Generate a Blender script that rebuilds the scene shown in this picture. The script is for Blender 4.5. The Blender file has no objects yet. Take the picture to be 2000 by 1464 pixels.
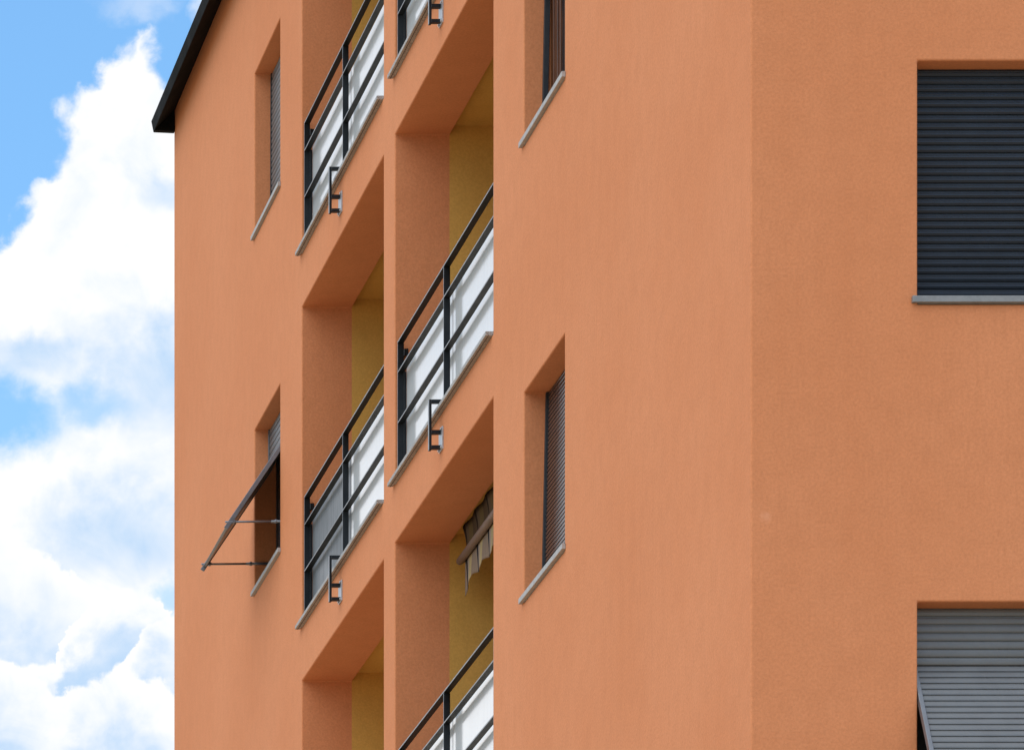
import bpy, bmesh, math, random
from mathutils import Vector, Matrix, noise as mnoise
R = math.radians
random.seed(7)
S = bpy.context.scene
COL = S.collection

# ------------------------------------------------------------------ camera
EYE = 1.6                       # eye height over the ground
LENS_UNITS = 10557.0            # focal length in 2000ths of the picture width
cam_d = bpy.data.cameras.new("camera")
cam = bpy.data.objects.new("camera", cam_d)
COL.objects.link(cam)
cam.location = (-8.06, -30.0, EYE)
cam.rotation_euler = (R(90), 0, 0)
cam_d.sensor_width = 36
cam_d.sensor_fit = 'HORIZONTAL'
cam_d.lens = 36 * LENS_UNITS / 2000
cam_d.shift_x = 1.185           # a rising-front photograph, verticals kept upright
cam_d.shift_y = 1.749
cam_d.clip_start = 0.5
cam_d.clip_end = 5000
S.camera = cam

# ------------------------------------------------------------------ exposure
S.view_settings.view_transform = 'Standard'
S.view_settings.look = 'None'
S.view_settings.gamma = 1
S.view_settings.use_curve_mapping = False
S.view_settings.exposure = 0.82
S.cycles.max_bounces = 10
S.cycles.diffuse_bounces = 6

# ------------------------------------------------------------------ node helper
class NT:
    def __init__(self, nt):
        self.nt = nt
    def new(self, t, **kw):
        n = self.nt.nodes.new(t)
        for k, v in kw.items():
            setattr(n, k, v)
        return n
    def put(self, sock, v):
        if hasattr(v, 'is_linked') or hasattr(v, 'links'):
            self.nt.links.new(v, sock)
        elif v is not None:
            sock.default_value = v
    def m(self, op, a, b=None, c=None, clamp=False):
        n = self.new('ShaderNodeMath', operation=op, use_clamp=clamp)
        for i, v in enumerate((a, b, c)):
            if v is not None:
                self.put(n.inputs[i], v)
        return n.outputs[0]
    def smooth(self, x, a, b, lo=0.0, hi=1.0):
        n = self.new('ShaderNodeMapRange', interpolation_type='SMOOTHSTEP')
        self.put(n.inputs['Value'], x)
        n.inputs['From Min'].default_value = a
        n.inputs['From Max'].default_value = b
        n.inputs['To Min'].default_value = lo
        n.inputs['To Max'].default_value = hi
        return n.outputs[0]
    def mix(self, f, a, b):
        n = self.new('ShaderNodeMix', data_type='RGBA')
        self.put(n.inputs[0], f)
        self.put(n.inputs[6], a if not isinstance(a, tuple) else (*a[:3], 1))
        self.put(n.inputs[7], b if not isinstance(b, tuple) else (*b[:3], 1))
        return n.outputs[2]
    def noise(self, vec, scale, detail=4, rough=0.55, dims='3D', dist=0.0):
        n = self.new('ShaderNodeTexNoise', noise_dimensions=dims)
        self.put(n.inputs['Vector'], vec)
        n.inputs['Scale'].default_value = scale
        n.inputs['Detail'].default_value = detail
        n.inputs['Roughness'].default_value = rough
        n.inputs['Distortion'].default_value = dist
        return n.outputs[0]
    def comb(self, x, y, z=0.0):
        n = self.new('ShaderNodeCombineXYZ')
        for i, v in enumerate((x, y, z)):
            self.put(n.inputs[i], v)
        return n.outputs[0]
    def curve(self, x, pts):
        """piecewise curve through pts (x, y) in real units"""
        x0, x1 = pts[0][0], pts[-1][0]
        y0, y1 = min(p[1] for p in pts), max(p[1] for p in pts)
        n = self.new('ShaderNodeFloatCurve')
        t = self.m('DIVIDE', self.m('SUBTRACT', x, x0), x1 - x0, clamp=True)
        self.put(n.inputs['Value'], t)
        cu = n.mapping.curves[0]
        norm = [((px - x0) / (x1 - x0), (py - y0) / (y1 - y0)) for px, py in pts]
        cu.points[0].location = norm[0]
        cu.points[1].location = norm[-1]
        for p in norm[1:-1]:
            cu.points.new(*p)
        for p in cu.points:
            p.handle_type = 'AUTO_CLAMPED'
        n.mapping.update()
        return self.m('ADD', self.m('MULTIPLY', n.outputs[0], y1 - y0), y0)

# ------------------------------------------------------------------ world: sky with cumulus, laid out by compass direction
SUN_EL, SUN_AZ = R(60), R(236)          # azimuth clockwise from +Y
SKY_STRENGTH = 0.10
world = bpy.data.worlds.new("World")
S.world = world
world.use_nodes = True
wt = world.node_tree
wt.nodes.clear()
W = NT(wt)
sky = W.new('ShaderNodeTexSky', sky_type='NISHITA')
sky.sun_disc = False
sky.sun_elevation = SUN_EL
sky.sun_rotation = SUN_AZ
sky.altitude = 200
sky.air_density = 1.0
sky.dust_density = 0.6
sky.ozone_density = 1.5
tc = W.new('ShaderNodeTexCoord')
sep = W.new('ShaderNodeSeparateXYZ')
wt.links.new(tc.outputs['Generated'], sep.inputs[0])
dx, dy, dz = sep.outputs
ys = W.m('MAXIMUM', dy, 0.05)
# bearings: x grows to the east (+X) and y downwards from the horizon, both as tangents in 1/10557
bx = W.m('SUBTRACT', W.m('MULTIPLY', W.m('DIVIDE', dx, ys), LENS_UNITS), 1370.0)
by = W.m('SUBTRACT', 4230.0, W.m('MULTIPLY', W.m('DIVIDE', dz, ys), LENS_UNITS))
pos = W.comb(bx, by)
def scaled(k, off=(0, 0)):
    return W.comb(W.m('MULTIPLY_ADD', bx, k, off[0]), W.m('MULTIPLY_ADD', by, k, off[1]))
def fbm(size, off, detail=6, rough=0.6, dist=0.0):
    return W.m('SUBTRACT', W.noise(scaled(1.0 / size, off), 1.0, detail, rough, '2D', dist), 0.5)
nA = fbm(80, (3.1, 7.7), 7, 0.56, 0.1)
nB = fbm(80, (21.4, 2.9), 7, 0.56, 0.1)
nS = fbm(140, (9.3, 14.2), 6, 0.58, 0.4)
nL = fbm(230, (1.7, 4.4), 4, 0.5, 0.3)
jx = W.m('MULTIPLY_ADD', nA, 105.0, bx)
jy = W.m('MULTIPLY_ADD', nB, 90.0, by)
WHITE = (5.75, 5.8, 5.9)
SHADE = (2.9, 4.05, 5.5)
BRIGHT, DULL = (7.6, 7.6, 7.8), (4.6, 5.0, 5.8)
left = W.curve(jy, [(-40, 360), (40, 300), (75, 262), (110, 238), (145, 198), (210, 140), (280, 130), (335, 118),
                    (360, 84), (400, 58), (440, 25), (480, -10), (560, -160), (700, -260)])
right = W.curve(jy, [(-40, 262), (60, 290), (110, 300), (150, 318), (190, 345), (240, 500), (330, 1700), (420, 2600)])
sd = W.m('MINIMUM', W.m('SUBTRACT', jx, left), W.m('SUBTRACT', right, jx))
main = W.smooth(sd, -22, 26)
def ell(cx, cy, rx, ry, a, b, wob=True):
    X = W.m('DIVIDE', W.m('SUBTRACT', jx if wob else bx, cx), rx)
    Y = W.m('DIVIDE', W.m('SUBTRACT', jy if wob else by, cy), ry)
    d = W.m('SQRT', W.m('ADD', W.m('MULTIPLY', X, X), W.m('MULTIPLY', Y, Y)))
    return W.smooth(d, a, b, 1.0, 0.0)
# the blue window in the middle of the cloud bank, and thinner stretches
gap = W.m('MAXIMUM', ell(-30, 810, 210, 98, 0.4, 1.1), W.m('MULTIPLY', ell(170, 790, 110, 62, 0.1, 1.1), 0.75))
main = W.m('MULTIPLY', main, W.m('SUBTRACT', 1.0, W.m('MULTIPLY', gap, 0.95)))
thin = ell(330, 1175, 60, 50, 0.2, 1.0)
main = W.m('MULTIPLY', main, W.m('SUBTRACT', 1.0, W.m('MULTIPLY', thin, 0.6)))
wisp = W.m('MULTIPLY', ell(270, 8, 90, 38, 0.1, 1.1), 0.34)
wisp2 = W.m('MULTIPLY', ell(395, 12, 40, 40, 0.2, 1.1), 0.5)
main = W.m('MAXIMUM', main, W.m('MAXIMUM', wisp, wisp2))
# shade inside the main bank
sh = W.m('MULTIPLY', ell(310, 735, 190, 165, 0.1, 1.05), 0.95)
sh = W.m('MAXIMUM', sh, W.m('MULTIPLY', ell(330, 370, 110, 60, 0.1, 1.0), 0.6))
sh = W.m('MAXIMUM', sh, W.m('MULTIPLY', ell(60, 690, 150, 60, 0.1, 1.0), 0.6))
sh = W.m('MAXIMUM', sh, W.m('MULTIPLY', ell(230, 1040, 260, 150, 0.1, 1.0), 0.8))
sh = W.m('ADD', sh, W.m('MULTIPLY_ADD', nL, 0.9, W.m('MULTIPLY_ADD', nS, 0.9, W.m('MULTIPLY', nB, 0.45))), clamp=True)
cloud = W.mix(sh, WHITE, SHADE)
skyc = sky.outputs[0]
air = W.new('ShaderNodeMix', data_type='RGBA', blend_type='MULTIPLY')
air.inputs[0].default_value = 1.0
wt.links.new(skyc, air.inputs[6])
air.inputs[7].default_value = (0.94, 1.31, 1.42, 1)
blue = air.outputs[2]
out = W.mix(main, blue, cloud)
# nearer cumulus heads in front of it, each bright along its top edge
def head(pts, out, reach=120, soft=10, amt=0.9):
    top = W.curve(jx, pts)
    t = W.m('SUBTRACT', jy, top)
    fade = W.smooth(W.m('MULTIPLY_ADD', nS, 190.0, t), 8, reach)
    fade = W.m('MULTIPLY', fade, W.smooth(W.m('MULTIPLY_ADD', nA, 0.6, nL), -0.30, 0.22, 0.25, amt))
    c = W.mix(fade, WHITE, SHADE)
    return W.mix(W.smooth(t, -soft, soft), out, c)
out = head([(-80, 1010), (0, 1035), (60, 1068), (110, 1085), (150, 1110), (172, 1145), (205, 1200), (240, 1270), (300, 1420), (420, 1600)], out, 230, 7, 1.0)
out = head([(120, 1300), (165, 1170), (200, 1150), (250, 1152), (290, 1172), (318, 1200), (330, 1235), (420, 1500)], out, 130, 6, 0.95)
out = head([(200, 1380), (262, 1262), (300, 1226), (350, 1190), (440, 1150)], out, 130, 6, 1.0)
out = head([(-60, 1290), (0, 1312), (60, 1325), (100, 1352), (122, 1362), (150, 1335), (200, 1318), (245, 1308), (280, 1316), (320, 1345), (360, 1380)], out, 170, 8, 0.95)
# the rest of the sky: broken cloud everywhere else
gen = W.new('ShaderNodeMapping')
gen.inputs['Scale'].default_value = (1.0, 1.0, 2.2)
wt.links.new(tc.outputs['Generated'], gen.inputs[0])
gN = W.noise(gen.outputs[0], 2.6, 8, 0.58, '3D', 0.4)
gm = W.smooth(gN, 0.44, 0.60)
gS = W.noise(gen.outputs[0], 5.0, 5, 0.55)
bank = W.new('ShaderNodeVectorMath', operation='DOT_PRODUCT')
wt.links.new(tc.outputs['Generated'], bank.inputs[0])
bank.inputs[1].default_value = Vector((-0.20, 1.0, 0.33)).normalized()
gm = W.m('MAXIMUM', gm, W.m('MULTIPLY', W.smooth(bank.outputs['Value'], 0.94, 0.985), W.smooth(gN, 0.30, 0.46)))  # unseen cloud added where the railing panels reflect the sky
gcol = W.mix(W.smooth(gS, 0.35, 0.7), BRIGHT, DULL)
rest = W.mix(gm, blue, gcol)
near = W.m('MULTIPLY', W.smooth(W.m('ABSOLUTE', W.m('SUBTRACT', bx, 200.0)), 500, 1100, 1.0, 0.0),
           W.smooth(W.m('ABSOLUTE', W.m('SUBTRACT', by, 750.0)), 1000, 1700, 1.0, 0.0))
near = W.m('MULTIPLY', near, W.smooth(dy, 0.05, 0.2))
out = W.mix(near, rest, out)
bg = W.new('ShaderNodeBackground')
wt.links.new(out, bg.inputs['Color'])
bg.inputs['Strength'].default_value = SKY_STRENGTH
wo = W.new('ShaderNodeOutputWorld')
wt.links.new(bg.outputs[0], wo.inputs['Surface'])

# ------------------------------------------------------------------ sun behind thin cloud: soft
sun_d = bpy.data.lights.new("sun", 'SUN')
sun_d.energy = 1.5
sun_d.angle = R(80)
sun_d.color = (1.0, 0.96, 0.91)
sun = bpy.data.objects.new("sun", sun_d)
COL.objects.link(sun)
tow = Vector((math.sin(SUN_AZ) * math.cos(SUN_EL), math.cos(SUN_AZ) * math.cos(SUN_EL), math.sin(SUN_EL)))
sun.rotation_euler = tow.to_track_quat('Z', 'Y').to_euler()
sun.location = tow * 60

# ------------------------------------------------------------------ materials
def material(name):
    m = bpy.data.materials.new(name)
    m.use_nodes = True
    t = NT(m.node_tree)
    b = m.node_tree.nodes['Principled BSDF']
    return m, t, b
def obj_coord(t, scale=(1, 1, 1)):
    c = t.new('ShaderNodeTexCoord')
    mp = t.new('ShaderNodeMapping')
    mp.inputs['Scale'].default_value = scale
    t.nt.links.new(c.outputs['Object'], mp.inputs[0])
    return mp.outputs[0]
def bump(t, b, h, strength=0.3, dist=0.01):
    n = t.new('ShaderNodeBump')
    n.inputs['Strength'].default_value = strength
    n.inputs['Distance'].default_value = dist
    t.put(n.inputs['Height'], h)
    t.nt.links.new(n.outputs[0], b.inputs['Normal'])
def plaster(name, base, dark, light, grain=0.35):
    m, t, b = material(name)
    p = obj_coord(t)
    big = t.noise(p, 0.55, 4, 0.55)
    streak = t.noise(obj_coord(t, (5.0, 5.0, 0.45)), 1.6, 5, 0.6)
    fine = t.noise(p, 60.0, 3, 0.7)
    speck = t.noise(p, 17.0, 2, 0.5)
    c = t.mix(t.smooth(big, 0.3, 0.7), dark, light)
    c = t.mix(t.smooth(streak, 0.35, 0.75, 0.0, 0.55), c, base)
    brush = t.noise(obj_coord(t, (22.0, 22.0, 2.6)), 1.5, 4, 0.65)
    patchy = t.noise(p, 1.1, 3, 0.5)
    c = t.mix(t.m('MULTIPLY', t.smooth(brush, 0.40, 0.75, 0.0, 0.17), t.smooth(patchy, 0.38, 0.66)), c, tuple(x * 0.66 for x in dark))
    mott = t.noise(p, 7.0, 4, 0.6)
    c = t.mix(t.smooth(mott, 0.35, 0.7, 0.0, 0.16), c, tuple(x * 0.72 for x in dark))
    c = t.mix(t.smooth(fine, 0.25, 0.75, 0.0, 0.36), c, tuple(x * 0.60 for x in dark))
    c = t.mix(t.smooth(speck, 0.72, 0.80, 0.0, 0.22), c, tuple(x * 0.55 for x in dark))
    t.put(b.inputs['Base Color'], c)
    b.inputs['Roughness'].default_value = 0.92
    b.inputs['Specular IOR Level'].default_value = 0.15
    if name == 'orange_stucco':             # one small filled and repainted hole near the corner
        oc = t.new('ShaderNodeTexCoord')
        dv = t.new('ShaderNodeVectorMath', operation='DISTANCE')
        t.nt.links.new(oc.outputs['Object'], dv.inputs[0])
        dv.inputs[1].default_value = (0.085, 0.0, 9.155 + EYE)
        spot = t.smooth(t.m('MULTIPLY_ADD', t.noise(p, 30, 3), 0.05, dv.outputs['Value']), 0.035, 0.065, 1.0, 0.0)
        c = t.mix(t.m('MULTIPLY', spot, 0.35), c, (0.70, 0.33, 0.19))
        t.put(b.inputs['Base Color'], c)
    h = t.m('ADD', t.m('MULTIPLY', fine, 0.7), t.m('MULTIPLY', t.noise(p, 24.0, 3, 0.6), 0.6))
    bump(t, b, h, grain, 0.006)
    return m
M = {}
M['stucco'] = plaster('orange_stucco', (0.635, 0.246, 0.108), (0.600, 0.223, 0.094), (0.655, 0.260, 0.118), 0.45)
M['yellow'] = plaster('ochre_plaster', (0.62, 0.35, 0.085), (0.59, 0.33, 0.078), (0.64, 0.365, 0.093), 0.25)
def simple(name, col, rough=0.5, metal=0.0, spec=0.5, var=0.12, scale=9.0, bmp=0.0, stretch=(1, 1, 1)):
    m, t, b = material(name)
    n = t.noise(obj_coord(t, stretch), scale, 5, 0.6)
    c = t.mix(t.smooth(n, 0.3, 0.7), tuple(x * (1 - var) for x in col), tuple(min(1, x * (1 + var)) for x in col))
    t.put(b.inputs['Base Color'], c)
    t.put(b.inputs['Roughness'], t.smooth(n, 0.2, 0.8, rough * 0.85, min(1, rough * 1.15)))
    b.inputs['Metallic'].default_value = metal
    b.inputs['Specular IOR Level'].default_value = spec
    if bmp:
        bump(t, b, n, bmp, 0.004)
    return m
M['iron'] = simple('black_painted_iron', (0.010, 0.012, 0.014), 0.42, 0, 0.22, 0.25, 14)
M['edge'] = simple('sky_lit_bar_edge', (0.20, 0.205, 0.21), 0.40, 0.2, 0.5, 0.3, 20)  # pale colour imitating the sky glint on the bars' front edges
M['steel'] = simple('galvanised_steel', (0.42, 0.43, 0.44), 0.42, 0.6, 0.5, 0.15, 30)
M['eave'] = simple('dark_eave_boarding', (0.004, 0.005, 0.005), 0.85, 0, 0.12, 0.35, 3, 0.1)
M['roof'] = simple('roof_sheet', (0.06, 0.055, 0.05), 0.6, 0, 0.4, 0.2, 2)
M['navy'] = simple('navy_shutter_slat', (0.020, 0.028, 0.041), 0.42, 0, 0.28, 0.10, 4, 0, (1, 1, 1))
M['grey'] = simple('grey_shutter_slat', (0.115, 0.120, 0.122), 0.40, 0, 0.5, 0.08, 4)
M['brown'] = simple('brown_shutter_slat', (0.030, 0.026, 0.027), 0.20, 0, 0.55, 0.10, 4)
M['guide'] = simple('shutter_guide_metal', (0.14, 0.15, 0.165), 0.38, 0.3, 0.5, 0.1, 12)
M['guide_dark'] = simple('dark_shutter_guide', (0.020, 0.024, 0.028), 0.4, 0, 0.5, 0.2, 12)
M['wood'] = simple('varnished_wood', (0.085, 0.030, 0.010), 0.40, 0, 0.5, 0.45, 4, 0.1, (16, 16, 0.7))
M['metal_sill'] = simple('grey_painted_sill', (0.20, 0.205, 0.205), 0.55, 0, 0.4, 0.10, 25, 0.04)
M['white_sill'] = simple('pale_stone_sill', (0.34, 0.325, 0.305), 0.6, 0, 0.4, 0.14, 30, 0.08)
M['bounce'] = simple('pale_bounce_floor', (0.52, 0.48, 0.38), 0.5, 0, 0.4, 0.1, 6)  # kept pale to bounce light up inside the loggias
M['ground'] = simple('pale_paving', (0.50, 0.36, 0.22), 0.9, 0, 0.2, 0.15, 0.3)
def glass():
    m, t, b = material('dark_window_glass')
    b.inputs['Base Color'].default_value = (0.012, 0.013, 0.014, 1)
    b.inputs['Roughness'].default_value = 0.06
    return m
M['glass'] = glass()
def granite():
    m, t, b = material('speckled_granite')
    p = obj_coord(t)
    v = t.noise(p, 110.0, 3, 0.8)
    w = t.noise(p, 9.0, 3, 0.6)
    c = t.mix(t.smooth(v, 0.38, 0.62), (0.13, 0.115, 0.095), (0.46, 0.44, 0.41))
    c = t.mix(t.smooth(w, 0.4, 0.75, 0, 0.4), c, (0.2, 0.165, 0.12))
    t.put(b.inputs['Base Color'], c)
    b.inputs['Roughness'].default_value = 0.55
    bump(t, b, v, 0.2, 0.003)
    return m
M['granite'] = granite()
def panel(name, col, rough, dirt):
    m, t, b = material(name)
    n = t.noise(obj_coord(t, (1, 1, 1)), 2.2, 4, 0.55)
    st = t.noise(obj_coord(t, (26, 26, 0.9)), 1.3, 5, 0.65)
    c = t.mix(t.smooth(n, 0.3, 0.7, 0, 0.25), col, tuple(x * 0.86 for x in col))
    c = t.mix(t.smooth(st, 0.42, 0.75, 0.0, dirt), c, tuple(x * 0.42 for x in col))
    t.put(b.inputs['Base Color'], c)
    t.put(b.inputs['Roughness'], t.smooth(n, 0.3, 0.7, rough * 0.8, rough * 1.25))
    b.inputs['Specular IOR Level'].default_value = 0.5
    b.inputs['IOR'].default_value = 2.2
    return m
M['panel'] = panel('milky_glass_panel', (0.60, 0.61, 0.60), 0.10, 0.13)
M['panel_dirt_reflection'] = panel('streaked_dark_reflection_panel', (0.15, 0.155, 0.155), 0.42, 0.85)  # streaks are dirt; the dark grey is a reflection put into the colour
M['panel_dirt_reflection'].node_tree.nodes['Principled BSDF'].inputs['IOR'].default_value = 1.4
def fabric(name, k):
    m, t, b = material(name)
    c = t.new('ShaderNodeTexCoord')
    s = t.new('ShaderNodeSeparateXYZ')
    t.nt.links.new(c.outputs['Object'], s.inputs[0])
    y = t.m('MULTIPLY_ADD', t.noise(c.outputs['Object'], 5.0, 2), 0.03, s.outputs[1])
    f = t.m('FRACT', t.m('DIVIDE', y, 0.36))
    col = (0.25, 0.185, 0.135)
    base = t.mix(t.smooth(f, 0.36, 0.44), col, (0.42, 0.33, 0.17))
    base = t.mix(t.smooth(f, 0.60, 0.68), base, (0.34, 0.27, 0.21))
    edge = t.m('MULTIPLY', t.smooth(f, 0.80, 0.83), t.smooth(f, 0.965, 0.985, 1.0, 0.0))
    base = t.mix(edge, base, (0.018, 0.02, 0.026))
    fine = t.m('FRACT', t.m('DIVIDE', y, 0.03))
    base = t.mix(t.m('MULTIPLY', t.smooth(fine, 0.8, 0.9), 0.35), base, (0.1, 0.07, 0.05))
    base = t.mix(1.0 - k, base, (0.03, 0.020, 0.014))  # lower k darkens the whole cloth, for the shaded copy
    t.put(b.inputs['Base Color'], base)
    b.inputs['Roughness'].default_value = 0.95
    b.inputs['Specular IOR Level'].default_value = 0.1
    return m
M['fabric'] = fabric('striped_awning_cloth', 1.0)
M['fabric_shaded'] = fabric('shaded_awning_cloth', 0.28)  # same stripes darkened: shade under the soffit put into the colour
M['tube'] = simple('bronze_awning_tube', (0.22, 0.16, 0.125), 0.5, 0.0, 0.4, 0.1, 12)

# ------------------------------------------------------------------ mesh helpers
class MB:
    def __init__(self):
        self.bm = bmesh.new()
    def quad(self, *pts):
        return self.bm.faces.new([self.bm.verts.new(p) for p in pts])
    def hexa(self, b, t):
        """b, t: four corners each"""
        v = [self.bm.verts.new(p) for p in list(b) + list(t)]
        for f in ((3, 2, 1, 0), (4, 5, 6, 7), (0, 1, 5, 4), (1, 2, 6, 5), (2, 3, 7, 6), (3, 0, 4, 7)):
            self.bm.faces.new([v[i] for i in f])
        return self
    def box(self, x0, x1, y0, y1, z0, z1):
        return self.hexa([(x0, y0, z0), (x1, y0, z0), (x1, y1, z0), (x0, y1, z0)],
                         [(x0, y0, z1), (x1, y0, z1), (x1, y1, z1), (x0, y1, z1)])
    def obox(self, o, U, V, N, u0, u1, v0, v1, n0, n1):
        P = lambda u, v, n: o + U * u + V * v + N * n
        return self.hexa([P(u0, v0, n0), P(u1, v0, n0), P(u1, v1, n0), P(u0, v1, n0)],
                         [P(u0, v0, n1), P(u1, v0, n1), P(u1, v1, n1), P(u0, v1, n1)])
    def bar(self, a, b, r0, n=10, r1=None, cap=True):
        a, b = Vector(a), Vector(b)
        r1 = r0 if r1 is None else r1
        q = (b - a).to_track_quat('Z', 'Y')
        ra, rb = [], []
        for i in range(n):
            c = Vector((math.cos(2 * math.pi * i / n), math.sin(2 * math.pi * i / n), 0))
            ra.append(self.bm.verts.new(a + q @ (c * r0)))
            rb.append(self.bm.verts.new(b + q @ (c * r1)))
        for i in range(n):
            f = self.bm.faces.new([ra[i], ra[(i + 1) % n], rb[(i + 1) % n], rb[i]])
            f.smooth = True
        if cap:
            self.bm.faces.new(ra[::-1])
            self.bm.faces.new(rb)
        return self
    def sweep(self, prof, o, U, A, B, length, caps=True):
        """extrude profile points (a, b) in the plane A, B along U"""
        p0 = [self.bm.verts.new(o + A * a + B * b) for a, b in prof]
        p1 = [self.bm.verts.new(o + A * a + B * b + U * length) for a, b in prof]
        for i in range(len(prof) - 1):
            self.bm.faces.new([p0[i], p0[i + 1], p1[i + 1], p1[i]])
        return self
    def build(self, name, mat, parent=None, bevel=0.0, label=None, segs=2, merge=False):
        if merge:
            bmesh.ops.remove_doubles(self.bm, verts=self.bm.verts, dist=1e-5)
        bmesh.ops.recalc_face_normals(self.bm, faces=self.bm.faces)
        me = bpy.data.meshes.new(name)
        self.bm.to_mesh(me)
        self.bm.free()
        ob = bpy.data.objects.new(name, me)
        COL.objects.link(ob)
        me.materials.append(M[mat])
        ob.parent = parent
        if bevel:
            bv = ob.modifiers.new('bevel', 'BEVEL')
            bv.width = bevel
            bv.segments = segs
            bv.limit_method = 'ANGLE'
            bv.angle_limit = R(40)
        if label:
            ob['label'] = label
        return ob

def empty(name, loc=(0, 0, 0), parent=None):
    o = bpy.data.objects.new(name, None)
    COL.objects.link(o)
    o.location = loc
    o.parent = parent
    o.empty_display_size = 0.3
    return o

# ------------------------------------------------------------------ ground
g = MB()
g.quad((-900, -900, 0), (900, -900, 0), (900, 900, 0), (-900, 900, 0))
ground = g.build('ground', 'ground')
ground['kind'] = 'structure'

# ------------------------------------------------------------------ the building
LEN, WID = 19.75, 8.0                    # long front on X = 0, short front on Y = 0
ROOF = 18.905 + EYE
house = empty('apartment_building')
house['label'] = 'orange stuccoed apartment block with ochre loggias and a dark eave'
house['category'] = 'building'

BAYS = {'far': (10.150, 13.430), 'near': (6.468, 9.745)}
WINS = {'far': (14.385, 15.580), 'near': (4.410, 5.560)}
SOFF, SILLB, FLOOR = 14.935 + EYE, 12.360 + EYE, 3.0     # loggia soffit, parapet top
WTOP, WBOT = 11.672 + EYE, 10.335 + EYE                   # window soffit, masonry under the sill
FX0, FX1 = 0.926, 2.20
loggias = [(c, k) for c in ('far', 'near') for k in (1, 0, -1)]
wins = [('far', 2), ('far', 1), ('near', 1), ('near', 0)]
fronts = [0, -1]
FR_OFF = 0.012
FR_LOW = -0.002
DT = {'far': -0.036, 'near': -0.008}         # small differences between the window columns
DB = {'far': -0.090, 'near': -0.050}

def grid_wall(mb, face, us, zs, holes):
    us, zs = sorted(set(us)), sorted(set(zs))
    P = (lambda u, z, d: (d, u, z)) if face == 'L' else (lambda u, z, d: (u, d, z))
    for i in range(len(us) - 1):
        for j in range(len(zs) - 1):
            cu, cz = (us[i] + us[i + 1]) / 2, (zs[j] + zs[j + 1]) / 2
            if any(h[0] < cu < h[1] and h[2] < cz < h[3] for h in holes):
                continue
            mb.quad(P(us[i], zs[j], 0), P(us[i + 1], zs[j], 0), P(us[i + 1], zs[j + 1], 0), P(us[i], zs[j + 1], 0))
    for u0, u1, z0, z1, dep in holes:
        a = [u for u in us if u0 - 1e-6 <= u <= u1 + 1e-6]
        b = [z for z in zs if z0 - 1e-6 <= z <= z1 + 1e-6]
        for i in range(len(a) - 1):
            for z in (z0, z1):
                mb.quad(P(a[i], z, 0), P(a[i + 1], z, 0), P(a[i + 1], z, dep), P(a[i], z, dep))
        for i in range(len(b) - 1):
            for u in (u0, u1):
                mb.quad(P(u, b[i], 0), P(u, b[i + 1], 0), P(u, b[i + 1], dep), P(u, b[i], dep))

JAMB = 0.403
hl = [(*BAYS[c], SILLB + FLOOR * k, SOFF + FLOOR * k, JAMB) for c, k in loggias]
hl += [(*WINS[c], WBOT + DB[c] + FLOOR * k, WTOP + DT[c] + FLOOR * k, 0.30) for c, k in wins]
hr = [(FX0, FX1, WBOT + FR_LOW + FLOOR * k, WTOP + FR_OFF + FLOOR * k, 0.30) for k in fronts]
zs = [0, ROOF] + [z for h in hl + hr for z in h[2:4]]
usl = [0, LEN] + [u for h in hl for u in h[:2]]
usr = [0, WID] + [u for h in hr for u in h[:2]]
w = MB()
grid_wall(w, 'L', usl, zs, hl)
grid_wall(w, 'R', usr, zs, hr)
zz = sorted(set(zs))
uu = sorted(set(usl))
xx = sorted(set(usr))
for j in range(len(zz) - 1):
    for i in range(len(xx) - 1):
        w.quad((xx[i], LEN, zz[j]), (xx[i + 1], LEN, zz[j]), (xx[i + 1], LEN, zz[j + 1]), (xx[i], LEN, zz[j + 1]))
    for i in range(len(uu) - 1):
        w.quad((WID, uu[i], zz[j]), (WID, uu[i + 1], zz[j]), (WID, uu[i + 1], zz[j + 1]), (WID, uu[i], zz[j + 1]))
w.build('wall', 'stucco', house, bevel=0.010, segs=3, merge=True)

# roof: low pitch, its eave leaning out past the long front
rf = MB()
OV, DROP = 0.19, 0.185
rf.hexa([(0.0, 0.0, ROOF), (WID, 0.0, ROOF), (WID, LEN, ROOF), (0.0, LEN, ROOF)],
        [(0.0, 0.0, ROOF + 0.10), (WID, 0.0, ROOF + 1.4), (WID, LEN, ROOF + 1.4), (0.0, LEN, ROOF + 0.10)])
roof = rf.build('roof', 'roof', house)
ev = MB()
ev.hexa([(-OV, -0.2, ROOF - DROP), (-0.001, -0.2, ROOF - 0.002), (-0.001, LEN + 0.01, ROOF - 0.002), (-OV, LEN + 0.01, ROOF - DROP)],
        [(-OV - 0.02, -0.2, ROOF - DROP + 0.10), (-0.001, -0.2, ROOF + 0.12), (-0.001, LEN + 0.01, ROOF + 0.12), (-OV - 0.02, LEN + 0.01, ROOF - DROP + 0.10)])
ev.hexa([(-OV + 0.002, LEN - 0.05, ROOF - DROP - 0.003), (-0.003, LEN - 0.05, ROOF - DROP - 0.012), (-0.003, LEN + 0.008, ROOF - DROP - 0.012), (-OV + 0.002, LEN + 0.008, ROOF - DROP - 0.003)],
        [(-OV + 0.002, LEN - 0.05, ROOF - DROP + 0.02), (-0.003, LEN - 0.05, ROOF - 0.003), (-0.003, LEN + 0.008, ROOF - 0.003), (-OV + 0.002, LEN + 0.008, ROOF - DROP + 0.02)])
ev.build('eave', 'eave', roof)

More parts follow.
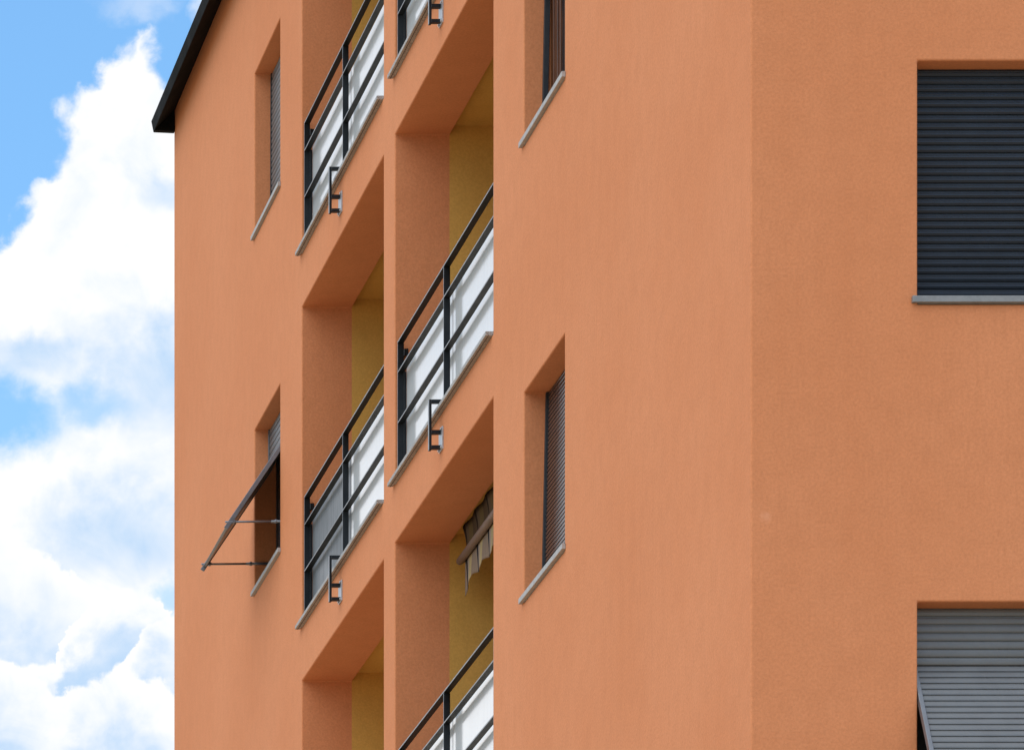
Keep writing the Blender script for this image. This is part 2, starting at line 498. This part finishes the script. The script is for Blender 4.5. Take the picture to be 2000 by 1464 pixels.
# ------------------------------------------------------------------ loggias
def loggia(c, k):
    y0, y1 = BAYS[c]
    zf, zc = SILLB + FLOOR * k - 0.20, SOFF + FLOOR * k + 0.065
    x0, x1 = JAMB, 1.95
    L = MB()
    L.quad((x0, y1, zf), (x1, y1, zf), (x1, y1, zc), (x0, y1, zc))
    L.quad((x0, y0, zf), (x1, y0, zf), (x1, y0, zc), (x0, y0, zc))
    L.quad((x1, y0, zf), (x1, y1, zf), (x1, y1, zc), (x1, y0, zc))
    L.quad((x0, y0, zc), (x1, y0, zc), (x1, y1, zc), (x0, y1, zc))
    L.quad((x0, y0, zc - 0.065), (x0, y1, zc - 0.065), (x0, y1, zc), (x0, y0, zc))
    L.quad((x0, y0, zf), (x0, y1, zf), (x0, y1, zf + 0.20), (x0, y0, zf + 0.20))
    lg = L.build('loggia', 'yellow', house, merge=True)
    MB().box(x0 + 0.002, x1 - 0.002, y0 + 0.002, y1 - 0.002, zf - 0.02, zf + 0.004).build('bounce_floor', 'bounce', lg)  # unseen floor layer, added pale to brighten the loggia ceiling
    return lg
for c, k in loggias:
    loggia(c, k)

# ------------------------------------------------------------------ balcony railings, each with its ledge
def railing(c, k, dirty=False):
    y0, y1 = BAYS[c]
    zl = 12.390 + EYE + FLOOR * k          # top of the ledge
    root = empty('balcony_railing', (0, (y0 + y1) / 2, zl), house)
    hy = (y1 - y0) / 2
    def part(mb, name, mat, **kw):
        ob = mb.build(name, mat, root, **kw)
        if mat == 'iron':                   # lighter front edges: sky reflection painted onto the flat bars
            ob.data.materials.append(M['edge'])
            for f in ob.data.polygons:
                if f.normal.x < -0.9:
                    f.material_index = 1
        return ob
    # ledge of granite, overhanging
    a = MB().box(-0.046, JAMB - 0.06, -hy + 0.032, hy - 0.004, -0.030, 0)
    a.box(-0.046, -0.004, hy - 0.004, hy + 0.045, -0.030, 0)
    part(a, 'ledge', 'granite', bevel=0.004)
    part(MB().box(-0.029, -0.023, -hy + 0.034, hy + 0.043, -0.0315, -0.0285), 'drip_groove_shade', 'iron')  # dark strip standing in for the shaded drip groove
    xi, dp = 0.012, 0.046
    far, near, mid = hy - 0.045, -hy + 0.045, 0.0
    T = 0.011
    for y, wd in ((far, dp), (mid, dp), (near, dp)):
        ps = MB().box(xi, xi + wd, y - T / 2, y + T / 2, 0.0, 0.998)
        if y != mid:                        # end posts carry a wider flange that holds the panel edge
            ps.box(xi + wd + 0.0005, xi + wd + 0.018, y - T / 2, y + T / 2, 0.004, 0.789)
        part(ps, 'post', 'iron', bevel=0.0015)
    for z in (0.789, 0.417):
        for s0, s1 in ((near + T / 2, mid - T / 2), (mid + T / 2, far - T / 2)):
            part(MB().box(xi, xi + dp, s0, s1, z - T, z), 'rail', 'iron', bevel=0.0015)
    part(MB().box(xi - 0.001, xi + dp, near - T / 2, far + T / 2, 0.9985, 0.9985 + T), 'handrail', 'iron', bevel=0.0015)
    # panels a little behind the bars
    px = xi + dp + 0.020
    for i, (s0, s1) in enumerate(((near + 0.02, mid - 0.010), (mid + 0.010, far - 0.002))):
        d = dirty and i == 1
        part(MB().box(px, px + 0.010, s0, s1, 0.012, 0.815), 'panel', 'panel_dirt_reflection' if d else 'panel', bevel=0.001,
             label='grime streaked panel with a dark reflection painted grey' if d else None)
    # fixings: wall tabs at the ends
    for sgn, y in ((1, far), (-1, near)):
        cl = MB()
        e = hy if sgn > 0 else -hy
        lo, hi = sorted((y + sgn * T / 2, e))
        cl.box(xi + 0.020, xi + 0.062, lo, hi, 0.908, 0.952)
        lo, hi = sorted((y - sgn * 0.03, y - sgn * T / 2))
        cl.box(xi + dp, xi + 0.078, min(y - sgn * 0.012, y + sgn * 0.012), max(y - sgn * 0.012, y + sgn * 0.012), 0.905, 0.955)
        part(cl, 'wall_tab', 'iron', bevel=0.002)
    # bracket holding the middle post: over the ledge and down to a bolted wall plate
    b = MB()
    t2 = 0.017
    b.box(-0.094, -0.075, mid - t2, mid + t2, -0.296, 0.060)
    b.box(-0.075, xi + 0.002, mid - t2, mid + t2, 0.036, 0.060)
    b.box(-0.075, -0.010, mid - t2, mid + t2, -0.182, -0.155)
    b.box(-0.075, -0.010, mid - t2, mid + t2, -0.288, -0.262)
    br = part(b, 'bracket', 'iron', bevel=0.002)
    p = MB().box(-0.010, 0.0, mid - 0.060, mid + 0.060, -0.300, -0.140)
    for yy in (-0.043, 0.043):
        for z in (-0.285, -0.155):
            p.bar((-0.010, mid + yy, z), (-0.020, mid + yy, z), 0.009, 6)
    pl = p.build('wall_plate', 'steel', root, bevel=0.001)
    return root
for c, k in loggias:
    if (c, k) == ('far', -1):
        continue                            # its railing is far below the picture
    r = railing(c, k, dirty=(c, k) == ('far', 0))

# ------------------------------------------------------------------ shutters and windows
def slat_profile(n, pitch, bulge, gap=0.0065, ridge=False):
    pts = []
    for i in range(n):
        v = i * pitch
        if ridge:
            pts += [(v, -0.004), (v + 0.007, -0.004), (v + 0.0085, bulge * 0.30), (v + pitch * 0.34, bulge * 0.55),
                    (v + pitch * 0.46, bulge * 0.45), (v + pitch * 0.60, bulge), (v + pitch * 0.72, bulge),
                    (v + pitch * 0.96, bulge * 0.4), (v + pitch * 0.985, -0.004)]
        else:
            pts += [(v, -0.004), (v + gap, -0.004), (v + gap + 0.001, bulge * 0.55), (v + pitch * 0.35, bulge * 0.92), (v + pitch * 0.58, bulge),
                    (v + pitch * 0.82, bulge * 0.85), (v + pitch * 0.97, bulge * 0.45), (v + pitch * 0.985, -0.004)]
    return pts
def curtain(o, U, V, N, width, length, pitch, bulge, ridge=False):
    n = max(1, int(round(length / pitch)))
    mb = MB()
    mb.sweep(slat_profile(n, length / n, bulge, ridge=ridge), o, U, V, N, width)
    mb.obox(o, U, V, N, 0, width, 0, length, -0.014, -0.006)
    return mb
Xp, Yp, Zp = Vector((1, 0, 0)), Vector((0, 1, 0)), Vector((0, 0, 1))

def window(face, u0, u1, z0, z1, style, mat, guide='guide_dark', label=None, sill='white_sill', pitch=0.045):
    """face 'L': U along +Y, N = -X; face 'R': U along +X, N = -Y"""
    if face == 'L':
        U, N = Yp, -Xp
        o0 = Vector((0, u0, 0))
    else:
        U, N = Xp, -Yp
        o0 = Vector((u0, 0, 0))
    wd = u1 - u0
    root = empty('window', o0 + U * (wd / 2) + Zp * z0, house)
    if label:
        root['label'] = label
    o = -(U * (wd / 2))                   # local: left foot of the opening on the wall face
    h = z1 - z0
    D = -Zp
    top = o + Zp * h
    # sill
    e0, e1 = (-0.025, 0.042) if face == 'L' else (0.034, 0.034)
    s = MB()
    s.obox(o, U, N, Zp, -e0 * 1.0, wd + e1, -0.0, 0.026, 0.004, 0.040) if face == 'R' else s.obox(o, U, N, Zp, -0.030, wd + e1, 0.0005, 0.026, 0.002, 0.038)
    s.obox(o, U, N, Zp, 0.002, wd - 0.002, -0.26, 0.0, 0.002, 0.0385)
    sl = s.build('sill', sill, root, bevel=0.0025)
    # frame and pane deep in the opening
    fd = 0.180 if (face == 'L' and style in ('raised', 'projecting')) else 0.235
    jm = 'guide_dark' if style == 'projecting' else 'wood'  # dark frame colour stands for the shaded opening behind a propped flap
    f = MB()
    fw = 0.065
    def rim(a, b, z0_, z1_, wdt, n0, n1):
        f.obox(o, U, N, Zp, a, a + wdt, n0, n1, z0_, z1_)
        f.obox(o, U, N, Zp, b - wdt, b, n0, n1, z0_, z1_)
        f.obox(o, U, N, Zp, a + wdt, b - wdt, n0, n1, z0_, z0_ + wdt)
        f.obox(o, U, N, Zp, a + wdt, b - wdt, n0, n1, z1_ - wdt, z1_)
    rim(0.002, wd - 0.002, 0.041, h - 0.002, fw, -0.298, -fd)
    f.build('frame', jm, root, bevel=0.004)
    f = MB()
    rim(fw + 0.008, wd - fw - 0.008, 0.041 + fw, h - fw - 0.008, 0.075, -0.290, -fd - 0.006)
    rim(fw + 0.090, wd - fw - 0.090, 0.125 + fw, h - fw - 0.090, 0.040, -0.290, -fd - 0.014)
    f.obox(o, U, N, Zp, wd / 2 - 0.06, wd / 2 + 0.06, -0.290, -fd - 0.004, 0.17 + fw, h - fw - 0.132)
    f.build('sash', jm, root, bevel=0.004)
    MB().obox(o, U, N, Zp, fw + 0.125, wd - fw - 0.125, -0.286, -0.030 - fd, 0.16 + fw, h - fw - 0.125).build('pane', 'glass', root)
    MB().obox(o, U, N, Zp, 0.001, wd - 0.001, -0.2995, -0.2985, 0.04, h - 0.001).build('backing', 'guide_dark', root)
    tilt0, tilt1 = -0.158, -0.130         # guides lean out a little towards the foot
    if style == 'shut_plain':
        tilt0, tilt1 = (-0.150, -0.146) if face == 'L' else (-0.128, -0.120)
    P0 = top + N * tilt0
    P1 = o + Zp * 0.039 + N * tilt1
    V = (P1 - P0).normalized()
    Nn = U.cross(V)
    if Nn.dot(N) < 0:
        Nn = -Nn
    L = (P1 - P0).length
    gw = 0.026
    def guides(a, b):
        for g0 in (0.003, wd - gw - 0.003):
            MB().obox(P0, U, V, Nn, g0, g0 + gw, a, b, -0.02, 0.016).build('guide', guide, root, bevel=0.002)
    if style in ('shut', 'shut_plain'):
        guides(0.003, L)
        curtain(P0 + U * (gw + 0.004), U, V, Nn, wd - 2 * gw - 0.008, L, pitch, 0.005 if style == 'shut' else (0.015 if face == 'R' else 0.010), ridge=face == 'R').build('roller_shutter', mat, root)
        # end stop ring low on the curtain
        st = MB()
        q = P0 + U * (0.128 if face == 'R' else wd - 0.10) + V * (L - 0.019) + Nn * 0.014
        pr = None
        for i in range(13):
            a = 2 * math.pi * i / 12
            c = q + U * (0.011 * math.cos(a)) - V * (0.011 * math.sin(a) - 0.004)
            if pr is not None:
                st.bar(pr, c, 0.003, 6, cap=False)
            pr = c
        st.build('end_stop', 'steel', root)
    elif style == 'raised':
        guides(0.003, L)
        curtain(P0 + U * (gw + 0.004), U, V, Nn, wd - 2 * gw - 0.008, 0.18, pitch, 0.009).build('roller_shutter', mat, root)
        MB().obox(o, U, N, Zp, wd * 0.80, wd * 0.84, -0.176, -0.140, 0.040, 0.16).obox(o, U, N, Zp, wd * 0.808, wd * 0.832, -0.172, -0.146, 0.16, 0.185).build('shutter_stop', 'steel', root, bevel=0.004)
    elif style == 'projecting':
        hd = 0.325 if face == 'L' else 0.318      # fixed curtain above the hinge
        P0 = top - N * 0.130
        V, Nn = D, N
        fl = L + 0.02
        for g0 in (0.003, wd - gw - 0.003):
            MB().obox(P0, U, V, Nn, g0, g0 + gw, 0.003, hd, -0.02, 0.016).build('guide', guide, root, bevel=0.002)
        curtain(P0 + U * (gw + 0.004), U, V, Nn, wd - 2 * gw - 0.008, hd, pitch, 0.008).build('roller_shutter', mat, root)
        ang = R(34 if face == 'L' else 30)
        H = P0 + D * (hd + 0.002)
        V2 = (D * math.cos(ang) + N * math.sin(ang)).normalized()
        N2 = (N * math.cos(ang) - D * math.sin(ang)).normalized()
        fl = 0.98
        flap = curtain(H + U * (gw + 0.006), U, V2, N2, wd - 2 * gw - 0.012, fl, pitch, 0.005).build('shutter_flap', mat, root)
        for g0 in (0.004, wd - gw - 0.004):
            MB().obox(H, U, V2, N2, g0, g0 + gw, 0.0, fl + 0.05, -0.022, 0.014).build('flap_rail', 'guide', root, bevel=0.003)
        MB().obox(H, U, V2, N2, 0.004 + gw, wd - gw - 0.004, fl + 0.002, fl + 0.022, -0.015, 0.008).build('flap_bar', 'guide', root, bevel=0.003)
        # stay arms back to the jambs
        tip = H + V2 * (fl - 0.03) + N2 * -0.028
        for g0, sg in ((0.012, 1), (wd - 0.012, -1)):
            A = tip + U * g0
            B = o + U * g0 + N * -0.13 + Zp * (A.z + 0.005)
            md = A.lerp(B, 0.68)
            a = MB()
            a.bar(A - (B - A).normalized() * 0.07, md, 0.009, 8)
            a.bar(md - (B - A).normalized() * 0.04, B, 0.0115, 8)
            a.bar(md + Zp * 0.014, md - Zp * 0.014, 0.012, 8)
            a.bar(A - U * 0.02, A + U * 0.02, 0.014, 8)
            a.build('stay_arm', 'guide', root)
    return root

for c, k, style, mat, gd, lab in (
        ('far', 2, 'shut_plain', 'grey', 'guide_dark', 'window with its grey roller shutter fully down'),
        ('far', 1, 'projecting', 'grey', 'guide', 'window with its shutter flap propped out on stay arms'),
        ('near', 1, 'raised', 'brown', 'guide_dark', 'window with its shutter raised and brown wooden frame showing'),
        ('near', 0, 'shut', 'brown', 'guide_dark', 'window with its brown roller shutter down')):
    window('L', *WINS[c], WBOT + DB[c] + FLOOR * k, WTOP + DT[c] + FLOOR * k, style, mat, gd, lab, pitch=0.030 if mat == 'brown' else 0.050)
window('R', FX0, FX1, WBOT + FR_LOW, WTOP + FR_OFF, 'shut_plain', 'navy', 'guide_dark',
       'window with its navy roller shutter fully down', 'metal_sill', 0.0423)
window('R', FX0, FX1, WBOT + FR_LOW - FLOOR, WTOP + FR_OFF - FLOOR, 'projecting', 'grey', 'guide',
       'window with its grey shutter flap pushed out', 'metal_sill', 0.0455)

# ------------------------------------------------------------------ rolled awning in the lowest near loggia
y0, y1 = BAYS['near']
zs0 = SOFF - FLOOR
aw = empty('awning', (0.46, (y0 + y1) / 2, zs0 - 0.18))
aw['label'] = 'striped brown awning rolled up under the soffit of the lowest near loggia'
aw['category'] = 'awning'
hy = (y1 - y0) / 2
ya, yb = -hy + 0.12, hy - 0.16
tb = MB()
tb.bar((-0.012, ya, 0), (-0.012, yb, 0), 0.029, 16)
for s in range(4):
    a, b = math.pi / 2 * s / 4, math.pi / 2 * (s + 1) / 4
    tb.bar((-0.012, yb + 0.029 * math.sin(a), 0), (-0.012, yb + 0.029 * math.sin(b), 0), 0.029 * math.cos(a), 16, max(0.001, 0.029 * math.cos(b)))
tb.build('front_bar', 'tube', aw)
rl = MB()
rl.bar((0.10, ya + 0.03, 0.150), (0.10, yb - 0.03, 0.150), 0.045, 16)
rl.build('roller', 'tube', aw)
def cloth(name, pts_fn, mat, n=260):
    m = MB()
    rows = []
    for i in range(n + 1):
        y = ya + 0.02 + (yb - ya - 0.06) * i / n
        rows.append([m.bm.verts.new(p) for p in pts_fn(y)])
    for i in range(n):
        for j in range(len(rows[0]) - 1):
            f = m.bm.faces.new([rows[i][j], rows[i + 1][j], rows[i + 1][j + 1], rows[i][j + 1]])
            f.smooth = True
    ob = m.build(name, mat, aw)
    so = ob.modifiers.new('thick', 'SOLIDIFY')
    so.thickness = 0.003
    return ob
def sheet2(y):
    out_ = []
    for j in range(7):
        f = j / 6
        out_.append((0.004 + 0.020 * math.sin(f * math.pi) + 0.008 * math.sin(y * 17 + 2 * f), y, 0.236 - 0.260 * f))
    return out_
cloth('cloth', sheet2, 'fabric_shaded')
def valance(y):
    ph = (y - ya) / 0.36 * 2 * math.pi
    dep = 0.185 + 0.010 * math.cos(ph)
    end = max(0.0, (y - (yb - 0.16)) / 0.16)
    dep += 0.10 * end ** 2
    out_ = []
    for j in range(9):
        f = j / 8
        out_.append((0.018 + 0.010 * f * math.sin(ph * 1.0 + 0.8) + 0.004 * f * math.sin(y * 37), y + 0.06 * end * f, -0.012 - dep * f))
    return out_
cloth('valance', valance, 'fabric')
